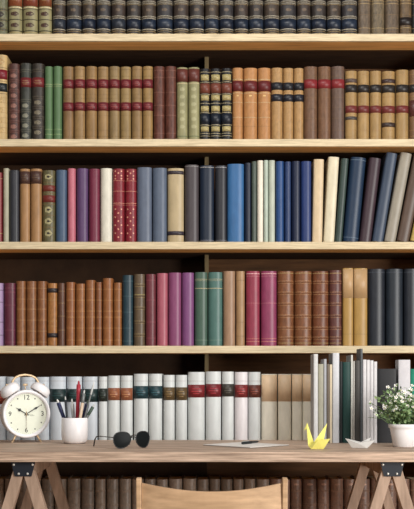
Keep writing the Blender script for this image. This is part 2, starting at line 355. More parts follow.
B(4,168.3,181.4,272.5,'wide magenta purple book',dict(mat=cloth((160,84,130)), round=.22))
B(4,181.8,194,272.5,'violet cloth book',dict(mat=cloth((150,90,146)), round=.24))
for a,b_,c,d in ((194.6,207.6,(86,116,100),'green book with gilt lines'),(208,222.6,(92,134,126),'sea green book with gilt lines')):
    B(4,a,b_,272,d,dict(mat=cloth(c), round=.22, lines=[(279,.0005,G2),(280.5,.0003,G2),(288.2,.0009,G2),(340,.0005,gilt((140,160,140)))]))
B(4,223.2,235.4,271,'pinkish tan book',dict(mat=vellum((178,142,112),.1), round=.24))
B(4,236,245,271,'tan book next to crimson pair',dict(mat=vellum((184,146,104),.14), round=.26, lines=[(280,.0005,GD),(322,.0005,GD),(336,.0005,GD)]))
for a,b_,c,d in ((246,260,(176,66,92),'rose red book with gilt lines'),(261,277,(168,72,112),'raspberry book with gilt lines')):
    B(4,a,b_,271,d,dict(mat=cloth(c,.12), round=.2, lines=[(273.5,.0012,gilt((220,170,170))),(276,.0004,gilt((210,150,150))),(303,.0005,gilt((205,140,140))),(338.5,.0005,gr),(341.5,.0008,gr)]))
for a,b_,yt,c,hh in ((277.6,294.2,271,(150,94,56),0),(294.7,312.2,271,(150,94,56),0),(312.8,329.4,271,(140,82,50),0),(329.8,342.6,270,(124,74,66),1)):
    B(4,a,b_,yt,['wide brown book with gilt ribs','red brown book with gilt ribs'][hh],dict(mat=leather(c,.2), round=.24, ribs=[282,293,304,316,328,338], riblines=gilt((196,150,104)), lines=[(273,.0009,G1),(343,.0008,G1)]))
ylw = vellum((196,156,96),.08)
for a,b_ in ((343,353.6),(354.2,368)):
    B(4,a,b_,268,'golden tan cloth book with pale top',dict(mat=vellum((190,150,78),.08), round=.14, panels=[(269,298,vellum((206,168,120),.08))], lines=[(334,.0004,GD)]))
for a,b_,c,d in ((368.5,386.1,(42,48,60),'blue black wide book'),(386.6,404,(44,54,66),'slate black wide book'),(404.5,420,(40,46,58),'black wide book')):
    B(4,a,b_,268.7,d,dict(mat=cloth(c,.15), round=.2, lines=[(272,.0005,gilt((90,96,110)))]))

# ---- fifth row (bottoms at 450)
W1 = (204,211,218); W2 = (212,216,215)
def white(c, lab=None, y=(388,401), ln=None):
    d = dict(mat=vellum(c,.05), round=.27, lines=[(381,.0003,GD)])
    if lab: d['labels'] = [(y[0], y[1], label_m(lab))]; d['lettering'] = gilt(tuple(min(255,int(v*1.5+15)) for v in lab)); d['lname'] = ln
    return d
B(5,-8,6,376.5,'white book with rust red label',white(W1,(160,66,46),(391,404),'rust red label'))
for a,b_ in ((6.4,20.8),(21.2,35.3),(35.7,49.5)): B(5,a,b_,377,'plain white book behind the clock',white(W1))
for a,b_ in ((50,66.2),(66.8,82.2),(82.8,98.2)): B(5,a,b_,376.6,'white book with dark green label',white(W1,(34,62,62),(389,402),'dark green label'))
B(5,98.8,107.6,376.6,'slim white book with black green label',white(W2,(48,58,50),(388.5,401.5),'blackish green label'))
for a,b_ in ((108,120),(120.4,132.8)): B(5,a,b_,375.6,'white book with orange label',white(W2,(178,108,72),(388,400.3),'orange brown label'))
for a,b_ in ((133.8,148.4),(148.9,162.4)): B(5,a,b_,373.8,'white book with teal label',white(W2,(42,78,86),(386,398.6),'teal label'))
for a,b_ in ((163.4,174.9),(175.5,187.3)): B(5,a,b_,375,'white book with olive label',white(W2,(118,94,58),(387.3,400.2),'olive brown label'))
B(5,187.8,204.9,372,'white book with bright red label',white(W2,(154,46,50),(384.7,397.5),'red label'))
B(5,205.5,221.3,371.5,'broad white book with crimson label',white(W2,(146,40,48),(384,397),'crimson label'))
B(5,222,234,371.6,'white book with dark grey label',white(W2,(76,70,62),(384,396.5),'dark grey label'))
B(5,234.6,248,372,'pinkish white book with red label',white((226,220,222),(154,54,54),(384.7,397.5),'red label'))
B(5,248.4,261,372,'white book with brown red label',white(W2,(124,62,48),(385,397.5),'brown red label'))
for a,b_ in ((261.6,277.4),(278.2,291.6),(292.2,302.4),(302.8,316)):
    B(5,a,b_,374,'cream book with beige top half',dict(mat=vellum((240,234,216),.06), round=.18, panels=[(374.9,401.5,vellum((240,208,170),.08))]))
for a,b_ in ((376.4,391),(391.4,406),(406.4,420)): B(5,a,b_,375,'dim cream book behind the plant',dict(mat=vellum((90,82,72),.06), round=.18))
del ROWS[5][-3:]

# ---- bottom row (bottoms at 554)
e6 = [-8,4.3,16.5,29,41.5,54.5,67,81,95,106,119,131.6,144,156,168.3,182.6,196.8,209,220.7,233,244.2,256,270,284,290.5,302.5,317.6,330.6,344.3,357.5,371,384.5,398,411,424]
for i in range(len(e6)-1):
    wv = .9+.2*random.random()
    if i < 22: c = (168,150,134); d = 'worn brown leather book'
    else: c = (162,126,108); d = 'red brown leather book with gilt stamp'
    c = tuple(int(v*wv) for v in c)
    st = dict(mat=leather(c,.2), round=.27, ribs=[491,505,520,535], ribmat=leather(tuple(int(v*1.1) for v in c)), riblines=gilt((150,128,108)))
    if i >= 22: st['orn'] = [(484.5,.45,.004,gilt((180,140,118))),(498,.3,.004,gilt((150,112,92)))]
    B(6,e6[i]+.3,e6[i+1]-.3,479.4+random.uniform(-.5,.5),d,st)

ROWNAME = {1:'top row',2:'second row',3:'third row',4:'fourth row',5:'fifth row',6:'bottom row'}
GROUP = {1:'books on the top shelf',2:'books on the second shelf',3:'books on the third shelf',4:'books on the fourth shelf',5:'books on the shelf behind the desktop',6:'books on the shelf below the desktop'}
ORD = 'first second third fourth fifth sixth seventh eighth ninth tenth eleventh twelfth thirteenth fourteenth fifteenth sixteenth seventeenth eighteenth nineteenth twentieth twenty-first twenty-second'.split()
NUM = 'zero one two three four five six seven eight nine ten eleven twelve thirteen fourteen fifteen sixteen seventeen eighteen nineteen twenty twenty-one twenty-two'.split()
def short(d):
    return d.split(' with ')[0].split(' covered')[0].split(' next')[0].split(' behind')[0]
for r, lst in ROWS.items():
    descs = [b[3] for b in lst]
    for i, (x0, x1, yt, d, st, ln) in enumerate(lst):
        o = make_book(x0, x1, yt, r, st, ln)
        n = descs.count(d)
        if n == 1:
            nb = short(descs[i+1])+' on its right' if i+1 < len(descs) else 'at its right end'
            if i == 0: nb = 'at its left end'
            lab = '%s in %s, %s' % (d, ROWNAME[r], nb)
            if len(lab.split()) > 16: lab = '%s in %s' % (d, ROWNAME[r])
        elif n == 2: lab = '%s in %s, %s of the two' % (d, ROWNAME[r], 'left' if descs[:i].count(d) == 0 else 'right')
        else: lab = '%s in %s, %s of %s from left' % (d, ROWNAME[r], ORD[descs[:i].count(d)], NUM[n])
        w = lab.replace(' in row',' in the row').split()
        if len(w) > 16: lab = lab.replace(' from left','')
        tag(o, lab, 'book', GROUP[r])

# ------------------------------------------------------------------ desk
WT = wood((160,136,117), (194,170,150), (7,60,190), bump=.5, rough=.6, var=.28)
WL = wood((154,130,112), (176,152,134), (40,40,6), bump=.3, rough=.65, var=.15)
DF, DB = 2.975, 3.572
desk = empty('trestle_desk', (0, DF, 0), 'weathered wooden desk top on wooden trestles with black brackets', 'desk')
m = MB(); m.box(-.80, .80, 0, DB-DF, DESK_Z-.028, DESK_Z, WT); m.build('desktop', desk, bevel=.0015)
IRON = plain((28,34,44), rough=.45, spec=.4); STEEL = plain((200,200,196), rough=.35, spec=.5, metal=.3)
for sx in (-.515, .519):
    tr = MB(); yb = .045; yr = .43
    ztop = DESK_Z-.0285
    tr.box(sx-.019, sx+.019, yb+.002, yr-.002, ztop-.044, ztop, WL); trestle = tr.build('beam', desk)
    for yy in (yb, yr):
        for s in (-1, 1):
            lg = MB()
            a = Vector((sx+s*.0155, yy, ztop-.034)); b = Vector((sx+s*.0155+s*.305*.687, yy, .0))
            lg.bar(a+(a-b).normalized()*.006, b, .031, .034, WL)
            # trim the foot to the floor
            lg.v = [(x, y, max(z, 0.0005)) for x, y, z in lg.v]
            lg.build('leg', desk, bevel=.001)
        bk = MB(); fy = yy-.0215 if yy == yb else yy+.0185
        prof = [(-.034, ztop-.0005), (.034, ztop-.0005), (.0235, ztop-.0415), (-.0235, ztop-.0415)]
        vs = [(sx+x, fy, z) for x, z in prof]+[(sx+x, fy+.003, z) for x, z in prof]
        bk.add(vs, [(3,2,1,0),(4,5,6,7),(0,1,5,4),(1,2,6,5),(2,3,7,6),(3,0,4,7)], IRON)
        pl = bk.build('bracket', desk, label='black metal bracket')
        for bx, bz in ((-.0265,-.0085),(.0265,-.0085),(-.0125,-.034),(.0125,-.034)):
            q = MB(); M = Matrix.Translation((sx+bx, fy-.0002 if yy==yb else fy+.0032, ztop+bz)) @ Matrix.Rotation(PI/2 if yy==yb else -PI/2, 4, 'X')
            q.lathe([(0.0001,.003),(.002,.0028),(.0034,.0015),(.0036,0)], STEEL, 12, M); q.build('bolt', pl, label='steel bolt head')

# ------------------------------------------------------------------ chair
WC = wood((182,150,116), (200,168,134), (4,40,50), bump=.1, rough=.5, var=.1)
ch = empty('wooden_chair', (0.013, 2.86, 0), 'light wooden chair with curved backrest pushed up to the desk', 'chair')
HW = .195
for s in (-1, 1):
    m = MB(); m.bar((s*HW, 0, .6885), (s*HW, .02, .45), .0142, .024, WC); m.bar((s*HW, .02, .452), (s*(HW+.005), -.02, .0), .0142, .024, WC)
    m.v = [(x,y,max(z,.0004)) for x,y,z in m.v]
    m.build('rear_post', ch, bevel=.0025)
    m = MB(); m.bar((s*.19, .37, .432), (s*.195, .385, .0), .03, .03, WC); m.v = [(x,y,max(z,.0004)) for x,y,z in m.v]; m.build('leg', ch, bevel=.003)
m = MB(); n = 20; vs = []
for i in range(n+1):
    u = -1+2*i/n; x = u*(HW-.008); q = 1-u*u
    yb = .004-.035*q; zt = .6745-.0165*q-.003*q*q
    vs += [(x, yb-.006, zt), (x, yb+.006, zt), (x, yb+.010, .50), (x, yb-.002, .50)]
fs = []
for i in range(n):
    a = 4*i; b = a+4
    fs += [(a, b, b+1, a+1), (a+1, b+1, b+2, a+2), (a+2, b+2, b+3, a+3), (a+3, b+3, b, a)]
fs += [(0,1,2,3), (4*n+3,4*n+2,4*n+1,4*n)]
m.add(vs, fs, WC); bp = m.build('backrest', ch)
m = MB(); m.box(-.21, .21, .035, .41, .434, .452, WC); m.build('seat', ch, bevel=.006)
m = MB(); m.box(-.18, .18, .375, .39, .39, .432, WC); m.build('seat_rail', ch)

# ------------------------------------------------------------------ things on the desk
Z = DESK_Z+.0003
def text_mesh(mb, s, size, M, m):
    cu = bpy.data.curves.new('t', 'FONT'); cu.body = s; cu.size = size; cu.align_x = 'CENTER'; cu.align_y = 'CENTER'; cu.resolution_u = 3
    ob = bpy.data.objects.new('t', cu); me = bpy.data.meshes.new_from_object(ob)
    mb.add([M@v.co for v in me.vertices], [tuple(p.vertices) for p in me.polygons], m)
    bpy.data.objects.remove(ob); bpy.data.curves.remove(cu); bpy.data.meshes.remove(me)

# alarm clock: local x right, y away from the face, z up
cd = DD(442.6)+.01
clock = empty('alarm_clock', (PX(26.2, cd), cd, Z), 'white twin bell alarm clock with gold handle at left end of the desk', 'clock', rz=math.radians(22))
WH = plain((246,244,246), rough=.3, spec=.5); GOLD = mat((222,194,156), 'gold', rough=.36, spec=.5, var=.05, metal=.35); BLKP = plain((32,32,32), rough=.5)
R = .0755; zc = .0155+R
MX = Matrix.Translation((0, 0, zc)) @ Matrix.Rotation(PI/2, 4, 'X')     # lathe z -> -y (towards the viewer)
m = MB(); m.lathe([(.0001,-.066),(.058,-.065),(.068,-.062),(.0735,-.056),(.0752,-.046),(.0750,-.008),(.0745,-.002),(.0765,.001),(.0772,.006),(.0755,.0105),(.072,.0115),(.0665,.008),(.0655,.004),(.0655,.0)], WH, 56, MX); m.build('case', clock)
DIAL = plain((236,240,222), rough=.5)
m = MB(); m.lathe([(.0001,.0018),(.0656,.0018)], DIAL, 56, MX); dial = m.build('dial', clock, label='pale cream green dial')
m = MB(); F0 = MX @ Matrix.Translation((0,0,.0024))
for s, a in (('12',90),('3',0),('6',-90),('9',180)):
    text_mesh(m, s, .0215, F0 @ Matrix.Translation((.0525*math.cos(math.radians(a)), .0525*math.sin(math.radians(a)), 0)), BLKP)
for k in range(12):
    if k % 3 == 0: continue
    a = k*PI/6; c_ = Vector((.056*math.cos(a), .056*math.sin(a), 0)); vs = [c_+Vector((.0022*math.cos(q*PI/4), .0022*math.sin(q*PI/4), 0)) for q in range(8)]
    m.add([F0@v for v in vs], [tuple(range(8))], BLKP)
m.build('numerals', clock, label='black numerals and hour dots')
m = MB(); GM = plain((150,155,140))
for k in range(60):
    a = k*PI/30; d_ = Vector((math.cos(a), math.sin(a), 0)); n_ = Vector((-d_.y, d_.x, 0))*.0003
    m.add([F0@(d_*.0620-n_), F0@(d_*.0645-n_), F0@(d_*.0645+n_), F0@(d_*.0620+n_)], [(0,1,2,3)], GM)
for x0_, x1_, yq in ((.008,.022,-.004),(.012,.026,-.0065),(-.006,.010,-.003)):
    m.add([F0@Vector((x0_,yq,0)), F0@Vector((x1_,yq+.0008,0)), F0@Vector((x1_,yq+.0018,0)), F0@Vector((x0_,yq+.0012,0))], [(0,1,2,3)], GM)
m.build('minute_track', dial)
def hand(name, ang, L_, w, z, mm, spade=0, tail=.008):
    a = math.radians(ang); d_ = Vector((math.cos(a), math.sin(a), 0)); n_ = Vector((-d_.y, d_.x, 0))
    pts = [-d_*tail-n_*w, -d_*tail+n_*w]
    if spade: pts = pts[:1]+[d_*(L_*.5)-n_*w, d_*(L_*.62)-n_*spade, d_*(L_*.76)-n_*w, d_*L_, d_*(L_*.76)+n_*w, d_*(L_*.62)+n_*spade, d_*(L_*.5)+n_*w]+pts[1:]
    else: pts = pts[:1]+[d_*L_-n_*w*.5, d_*L_+n_*w*.5]+pts[1:]
    mb = MB(); k = len(pts)
    vs = [F0@(p+Vector((0,0,z))) for p in pts]+[F0@(p+Vector((0,0,z+.0006))) for p in pts]
    mb.add(vs, [tuple(range(k))[::-1], tuple(range(k, 2*k))]+[(i,(i+1)%k,(i+1)%k+k,i+k) for i in range(k)], mm)
    mb.build(name, clock)
hand('hour_hand', 149, .041, .0014, .0012, BLKP, .0055)
hand('minute_hand', 31, .057, .0013, .0022, BLKP, .0036)
hand('alarm_hand', 92, .016, .0006, .0005, GOLD)
hand('second_hand', -91, .050, .0006, .0032, plain((120,86,60)))
m = MB(); m.lathe([(.0001,.0065),(.002,.0062),(.0026,.001)], GOLD, 12, F0); m.build('centre_cap', clock)
for s in (-1, 1):
    th = math.radians(33)*s
    M = Matrix.Translation((0, .014, zc)) @ Matrix.Rotation(th, 4, 'Y') @ Matrix.Translation((0,0,R+.0045))
    m = MB(); m.lathe([(.0315,0),(.0330,.002),(.0330,.010),(.0310,.019),(.0245,.0265),(.012,.0300),(.0001,.0305),(.0001,.0265),(.010,.026),(.027,.015),(.0300,.008),(.0300,.0015),(.0315,0)], WH, 36, M); bl = m.build('bell', clock)
    m = MB(); m.lathe([(.0025,-.008),(.0025,.027),(.0045,.0285),(.0045,.031),(.002,.0335),(.0001,.034)], GOLD, 12, M); m.build('bell_post', bl, label='gold post and knob')
    m = MB(); x = s*.032; m.tube([(x, -.002, .026), (s*.046, -.006, .002)], [.0038,.0026], GOLD, 10)
    m.lathe([(.0001,0),(.0030,.0004),(.0034,.0022),(.0024,.004)], GOLD, 10, Matrix.Translation((s*.0465,-.006,0))); m.build('foot', clock, label='gold splayed foot')
m = MB(); pts = []
zb = zc+R*.80+.029
for k in range(17):
    a = PI*k/16; pts.append((.0425*math.cos(a)*(1+.06*math.sin(a)), .014, zb+ .036*math.sin(a)**.8 if math.sin(a) > 0 else zb))
pts = [(.043,.014,zb-.012)]+pts+[(-.043,.014,zb-.012)]
m.tube(pts, .0036, GOLD, 10); m.build('handle', clock, label='gold arched handle')
m = MB(); m.tube([(0,.014,zc+R-.002),(0,.014,zc+R+.017)], .0014, GOLD, 8); m.tube([(-.007,.014,zc+R+.018),(.007,.014,zc+R+.018)], .0036, GOLD, 10); m.build('hammer', clock)

# pen cup
pd = DD(443.4)-.0; pd = 3.375
cup = empty('pen_cup', (PX(74.6, pd), pd, Z), 'white ceramic cup holding pens beside the alarm clock', 'cup')
m = MB(); r = .0413
m.lathe([(.0001,.0),(.026,.0),(.033,.002),(.038,.008),(.0405,.018),(r,.03),(r,.0795),(r-.001,.081),(r-.003,.081),(r-.0035,.079),(r-.0035,.03),(.036,.012),(.026,.006),(.0001,.006)], plain((250,247,248), rough=.35, spec=.5), 48)
tag(cup, cup['label'], 'cup'); m.build('cup_body', cup)
def pen(name, bx, tx, ty, w, c1, c2, tipc, label, yo=0.0, tip=.012, yt=0, bx0=None):
    d = pd+yo
    top = Vector((PX(tx, d), d+yt, PZ(ty, d+yt))); rim = Vector((PX(bx, d), d, Z+.079))
    dr = (top-rim).normalized(); cxp = PX(74.6, pd)
    # run down to the cup floor, kept inside the wall
    bot = rim-dr*((rim.z-(Z+.012))/dr.z)
    for _ in range(200):
        if (Vector((bot.x-cxp, bot.y-pd, 0))).length < .0275: break
        bot = bot+(Vector((cxp, pd, bot.z))-bot)*.05
    r_ = w*pd/F/2
    dr = (top-bot).normalized(); L_ = (top-bot).length
    root = empty(name, bot, label, name.split('_')[-1], 'pens and pencils in the cup')
    root.rotation_euler = dr.to_track_quat('Z', 'Y').to_euler()
    m = MB(); m.lathe([(.0001,0),(r_*.8,.0005),(r_,.004),(r_,L_-tip-.03)], c1, 12); m.build('barrel', root)
    m = MB(); m.lathe([(r_,L_-tip-.03),(r_*1.06,L_-tip-.0295),(r_*1.06,L_-tip-.001),(r_*.6,L_-tip)], c2, 12); m.build('cap', root)
    m = MB(); m.lathe([(r_*.62,L_-tip),(r_*.5,L_-.004),(.0001,L_)], tipc, 12); m.build('tip', root)
NV = plain((40,48,84), rough=.35); LG = plain((196,198,196), rough=.4); RED = plain((168,48,62), rough=.4); GY = plain((120,124,124), rough=.35, metal=.3); BG = plain((224,200,176), rough=.6); BK = plain((36,42,46), rough=.4); GRN = plain((64,82,70), rough=.4); WHT = plain((226,226,222), rough=.5)
pen('navy_pen', 64, 57, 399, 3.9, NV, NV, WHT, 'navy pen with white end leaning far left in the cup', yo=.004)
pen('black_pen', 67, 65.2, 396, 2.4, BK, BK, LG, 'thin black pen with grey tip left of the centre of the cup', yo=-.012)
pen('white_pencil', 73.5, 71.8, 398.5, 3.6, LG, LG, WHT, 'short whitish pencil left of the red pencil', yo=.016, tip=.016)
pen('red_pencil', 77.3, 78.8, 380.5, 4.0, RED, RED, RED, 'tall red pencil standing in the middle of the cup', yo=0)
pen('beige_pencil', 80, 84.5, 389.5, 3.2, BG, GY, LG, 'beige pencil with grey upper half right of the red one', yo=-.017)
pen('blue_pen', 83.6, 88.3, 400, 4.3, NV, NV, GRN, 'thick dark blue pen near the right rim of the cup', yo=.010)
pen('silver_pen', 84.5, 94.3, 381.5, 1.8, GY, LG, WHT, 'thin tall silver pen leaning right in the cup', yo=-.006)
pen('grey_pen', 86.2, 95, 403.5, 3.1, GY, GRN, LG, 'short grey pen leaning farthest right in the cup', yo=-.002)

# sunglasses
sd = DD(449.0)
sg = empty('sunglasses', (PX(113.3, sd), sd, Z), 'black aviator sunglasses standing on the desk with open temples', 'sunglasses')
LENS = mat((24,27,28), 'tinted_glass', rough=.35, spec=.06, var=.03); RIM = plain((40,40,42), rough=.3, spec=.5)
LW, LH = .0530, .0475
def lens_pts(A, ang, sgn):
    pts = []; ca0, sa0 = math.cos(ang), math.sin(ang)
    for k in range(28):
        a = 2*PI*k/28; ca, sa_ = math.cos(a), math.sin(a)
        x = LW/2*math.copysign(abs(ca)**.85, ca); z = LH/2*math.copysign(abs(sa_)**(.75 if sa_ > 0 else 1.0), sa_)
        if sa_ < 0: x = x*(1-.12*abs(sa_))+sgn*.004*sa_*sa_
        x += LW/2
        pts.append((A[0]+x*ca0, A[1]+x*sa0, LH/2+.0014+z))
    return pts, (A[0]+LW/2*ca0, A[1]+LW/2*sa0)
A1 = (0,0); g1 = math.radians(20); E1 = (LW*math.cos(g1), LW*math.sin(g1))
A2 = (E1[0]+.0140, E1[1]+.008); g2 = math.radians(45); E2 = (A2[0]+LW*math.cos(g2), A2[1]+LW*math.sin(g2))
for A_, g_, sgn in ((A1, g1, -1), (A2, g2, 1)):
    P, c_ = lens_pts(A_, g_, sgn); m = MB(); k = len(P); nx, ny = math.sin(g_), -math.cos(g_)
    vs = [(c_[0]+nx*.003, c_[1]+ny*.003, LH/2)]+P+[(c_[0]+nx*.0012, c_[1]+ny*.0012, LH/2)]+[(x-nx*.0012, y-ny*.0012, z) for x,y,z in P]
    m.add(vs, [(0, (i+1)%k+1, i+1) for i in range(k)]+[(k+1, k+2+i, k+2+(i+1)%k) for i in range(k)], LENS, True)
    m.build('lens', sg); m = MB(); m.tube(P, .0013, RIM, 8, closed=True); m.build('rim', sg)
m = MB(); m.tube([(E1[0]-.001, E1[1], .031), (E1[0]+.006, E1[1]+.002, .0345), (A2[0]-.006, A2[1]-.003, .0345), (A2[0]+.001, A2[1], .031)], .0013, RIM, 8); m.build('bridge', sg)
for H_ in (A1, E2):
    m = MB(); zh = .0330; q = Vector((-.55,.835,0)); o_ = Vector((H_[0], H_[1], 0))
    m.tube([o_+q*l+Vector((0,0,z)) for l, z in ((-.001,zh),(.004,zh),(.05,zh),(.096,zh),(.107,zh-.003),(.116,zh-.012),(.123,.0018))], [.0012,.0014,.0013,.0013,.0018,.0022,.0018], RIM, 8); m.build('temple', sg)

# sheet pad with pen
nb = empty('notepad', (.119, 3.268, Z), 'thin white notepad lying aslant in the middle of the desk', 'notepad', rz=math.radians(-44.5))
PAPER = plain((232,228,222), rough=.8, spec=.1); CARD = plain((112,104,98), rough=.8)
m = MB(); m.box(-.097, .097, -.088, .088, .0, .0012, CARD); m.build('backing_card', nb, label='grey backing card')
m = MB(); m.box(-.0965, .0965, -.0875, .0875, .0013, .0030, PAPER); m.build('paper', nb)
a = Vector((PX(242, 3.27), 3.262, Z+.0075)); b = Vector((PX(258.5, 3.35), 3.352, Z+.0072))
pn = empty('ballpoint_pen', a, 'black pen lying on the white notepad', 'pen'); dr = (b-a); L_ = dr.length; pn.rotation_euler = dr.to_track_quat('Z','Y').to_euler()
m = MB(); m.lathe([(.0001,0),(.0034,.0005),(.0042,.004),(.0042,L_*.55)], BK, 12); m.build('barrel', pn)
m = MB(); m.lathe([(.0042,L_*.55),(.0034,L_*.57),(.0032,L_*.9),(.001,L_),(.0001,L_+.002)], BK, 12); m.build('grip', pn)
m = MB(); m.box(-.0012, .0012, .0042, .006, .004, L_*.4, STEEL); m.build('clip', pn, label='steel clip')

# paper cranes
def crane(name, d, px, pts3, polys, mm, label):
    root = empty(name, (PX(px, d), d, Z), label, 'paper crane', 'folded paper cranes on the desk')
    def P(q): return (PX(q[0], d+q[2])-root.location.x, q[2], max(PZ(q[1], d+q[2])-Z, .0004))
    for nm, fl in polys.items():
        m = MB()
        for f_ in fl: m.poly([P(pts3[i]) for i in f_], .0004, mm)
        m.build(nm, root)
YEL = plain((236,228,124), rough=.7, spec=.2); CR = plain((204,202,198), rough=.7, spec=.2)
yd = DD(449.2)
crane('paper_crane', yd, 317, dict(
    a=(311,450,-.004), b=(323.5,450,-.004), c=(308.2,446,.004), e=(317.5,440.5,-.014), f=(330.3,438.6,-.012), g=(308.3,446,.016),
    h=(307.2,422.6,.006), i=(304.0,430.6,.006), j=(309,426.5,.006), k=(313.8,442.4,.004), l=(327.2,423.2,.022), n=(323.6,441,.012), o=(317,441.8,.016), p=(311,450,.018), q=(323.5,450,.018), r=(318,444,.030), s=(307.2,430,.010), t=(307.2,430,.002), u=(306.7,428.4,.003), v=(307.0,428.4,.010)),
  dict(body=['abfe','acke','aec'[::-1],'pqn','pno','bqnf'], neck=['huck','hvgk'], head=['hiu','hiv'], wing=['okl','knl'], tail=['efn','ekn']), YEL, 'yellow folded paper crane in front of the upright books')
wd = DD(448.4)
crane('paper_crane', wd, 361, dict(
    a=(352,447.8,0), b=(367.2,449.8,-.006), c=(345.2,438.4,.0), d=(357.2,443.2,-.008), e=(361,442.0,.012), f=(375.5,440,-.004), g=(368,443.8,.012), h=(348,442,.0), i=(353,448,.016), j=(366,449.2,.018), k=(371,437.5,.03), l=(350.5,439.5,.006)),
  dict(body=['adeb'[::1],'ijge','bge'], wing=['dbf','fge','ijk' if False else 'gek'], neck=['cdah','hai','cde'], head=['chl']), CR, 'white folded paper crane right of the yellow one')

# upright magazines, folders and boxes at the right
md = 3.40
def slab(name, x0, x1, yt, D, c, label, cat, group=None, edge=None, pages=True, rnd=0.12, tops=0):
    xa, xb = PX(x0, md), PX(x1, md); w = xb-xa-.0004; h = PZ(yt, md)-Z
    root = empty(name, ((xa+xb)/2, md, Z), label, cat, group)
    t = min(.0016, w*.2); M_ = plain(c, rough=.55, var=.05); E_ = plain(edge, rough=.55) if edge else M_
    m = MB(); b = min(w*rnd+.0006, .004); n = 8
    arc = [((w/2)*math.sin(-PI/2+PI*i/n), b-b*math.cos(-PI/2+PI*i/n)) for i in range(n+1)]
    out = [(-w/2, D)]+arc+[(w/2, D)]; inn = [(-w/2+t, D)]+[(x*(w/2-t)/(w/2), max(y, 0)+t*.8+0) for x, y in arc]+[(w/2-t, D)]
    k = len(out)
    for z0_, z1_ in ((0, h),):
        vs = [(x,y,0) for x,y in out]+[(x,y,h) for x,y in out]; m.add(vs, [(i,i+1,i+1+k,i+k) for i in range(1, k-2)], M_, True); m.add(vs, [(0,1,1+k,k),(k-2,k-1,2*k-1,2*k-2)], E_)
        vs = [(x,y,0) for x,y in inn]+[(x,y,h) for x,y in inn]; m.add(vs, [(i+1,i,i+k,i+1+k) for i in range(k-1)], M_)
        for zq in (0, h): vs = [(x,y,zq) for x,y in out]+[(x,y,zq) for x,y in inn]; m.add(vs, [(i,i+1,i+1+k,i+k) for i in range(k-1)], M_)
        for e in (0, k-1): m.add([out[e]+(0,), inn[e]+(0,), inn[e]+(h,), out[e]+(h,)], [(0,1,2,3)], M_)
    m.build('cover', root)
    pb = MB(); pb.box(-w/2+t, w/2-t, b+t+.0004, D-.002, .002, h-.003, plain((222,220,212), rough=.9)); pb.build('page_block', root)
    return root
MG = 'upright books and folders at the right of the desk'
slab('book', 313.6, 318, 354, .10, (206,206,206), 'tall thin white book, leftmost of the books standing on the desk', 'book', MG, edge=(168,168,168))  # grey edge colour has the shading of the cover side painted in
slab('book', 318.2, 323.6, 364, .10, (164,162,144), 'low grey olive book right of the tall thin white book on desk', 'book', MG)
slab('book', 323.8, 326.6, 359, .10, (170,172,176), 'very thin pale grey book standing on desk between two lower books', 'book', MG)
slab('book', 326.9, 329.4, 364, .11, (110,100,88), 'thin dark beige book standing left of a cream one on desk', 'book', MG)
slab('book', 329.6, 332.2, 364.5, .11, (214,200,172), 'thin cream book on desk just left of the broad white folder', 'book', MG)
slab('folder', 332.6, 339.4, 353, .11, (206,208,212), 'tall light grey folder standing left of the black and green folders', 'folder', MG, edge=(136,142,144))
slab('folder', 339.6, 342.6, 361.5, .12, (24,30,32), 'thin black folder between light grey and dark green folders on desk', 'folder', MG)
slab('folder', 342.8, 350.6, 362, .12, (24,62,58), 'dark green folder standing on the desk', 'folder', MG)
slab('folder', 350.9, 352.9, 355, .12, (206,206,200), 'thin pale folder standing right of the dark green one', 'folder', MG, edge=(150,152,150))
slab('folder', 353.2, 354.8, 361, .12, (190,186,180), 'very thin off-white folder left of the dark grey one', 'folder', MG)
slab('folder', 355, 360.2, 360.5, .12, (68,66,64), 'dark warm grey folder left of the tallest one on desk', 'folder', MG)
slab('folder', 360.4, 362.8, 348.6, .09, (86,90,94), 'tallest grey narrow folder standing on the desk', 'folder', MG, edge=(92,98,104))
for i, (a, b_, yt, d) in enumerate(((363,366.4,359.6,'leftmost'),(366.6,370,359.9,'second from left'),(370.2,373.6,360.4,'third from left'),(373.8,377.2,361.6,'rightmost'))):
    slab('magazine', a, b_, yt, .12, (214,212,214), 'thin white magazine, %s of four beside the black box on desk' % d, 'magazine', 'white magazines standing on the desk')
slab('box_file', 377.8, 396.4, 368.8, .13, (26,26,30), 'black box file standing behind the flowering plant', 'box file', MG, rnd=.02)
slab('box_file', 398.6, 410.4, 359.8, .06, (202,200,204), 'tall white box file behind the plant, right of the black one', 'box file', MG, edge=(160,160,164), rnd=.05)
slab('box_file', 410.8, 425, 369, .13, (30,128,104), 'green box file at the right edge behind the plant', 'box file', MG, rnd=.1)

# flowering plant
fd = 3.205; fx = PX(404.3, fd)
pl = empty('potted_plant', (fx, fd, Z), 'small plant with white flowers in white pot at right end of desk', 'plant')
m = MB(); m.lathe([(.0001,0),(.030,0),(.0325,.002),(.042,.050),(.0435,.056),(.0465,.0575),(.0475,.066),(.0465,.0685),(.044,.0685),(.041,.060),(.040,.052),(.0001,.050)], plain((248,245,245), rough=.4), 40); m.build('pot', pl)
m = MB(); m.lathe([(.0001,.058),(.03,.0575),(.0405,.055),(.0405,.052)], mat((60,46,36), 'soil', rough=.95, var=.4, scale=(300,300,300), bump=.6), 24); m.build('soil', pl)
LEAF = mat((158,184,132), 'leaf', rough=.5, spec=.3, var=.35, scale=(40,40,40)); LEAF2 = mat((116,146,98), 'leaf_dark', rough=.5, spec=.3, var=.35, scale=(40,40,40)); STEM = plain((92,116,70)); PET = plain((240,238,234), rough=.6); YC = plain((214,196,96))
rnd = random.Random(3)
st = MB(); lf = MB(); flowers = []
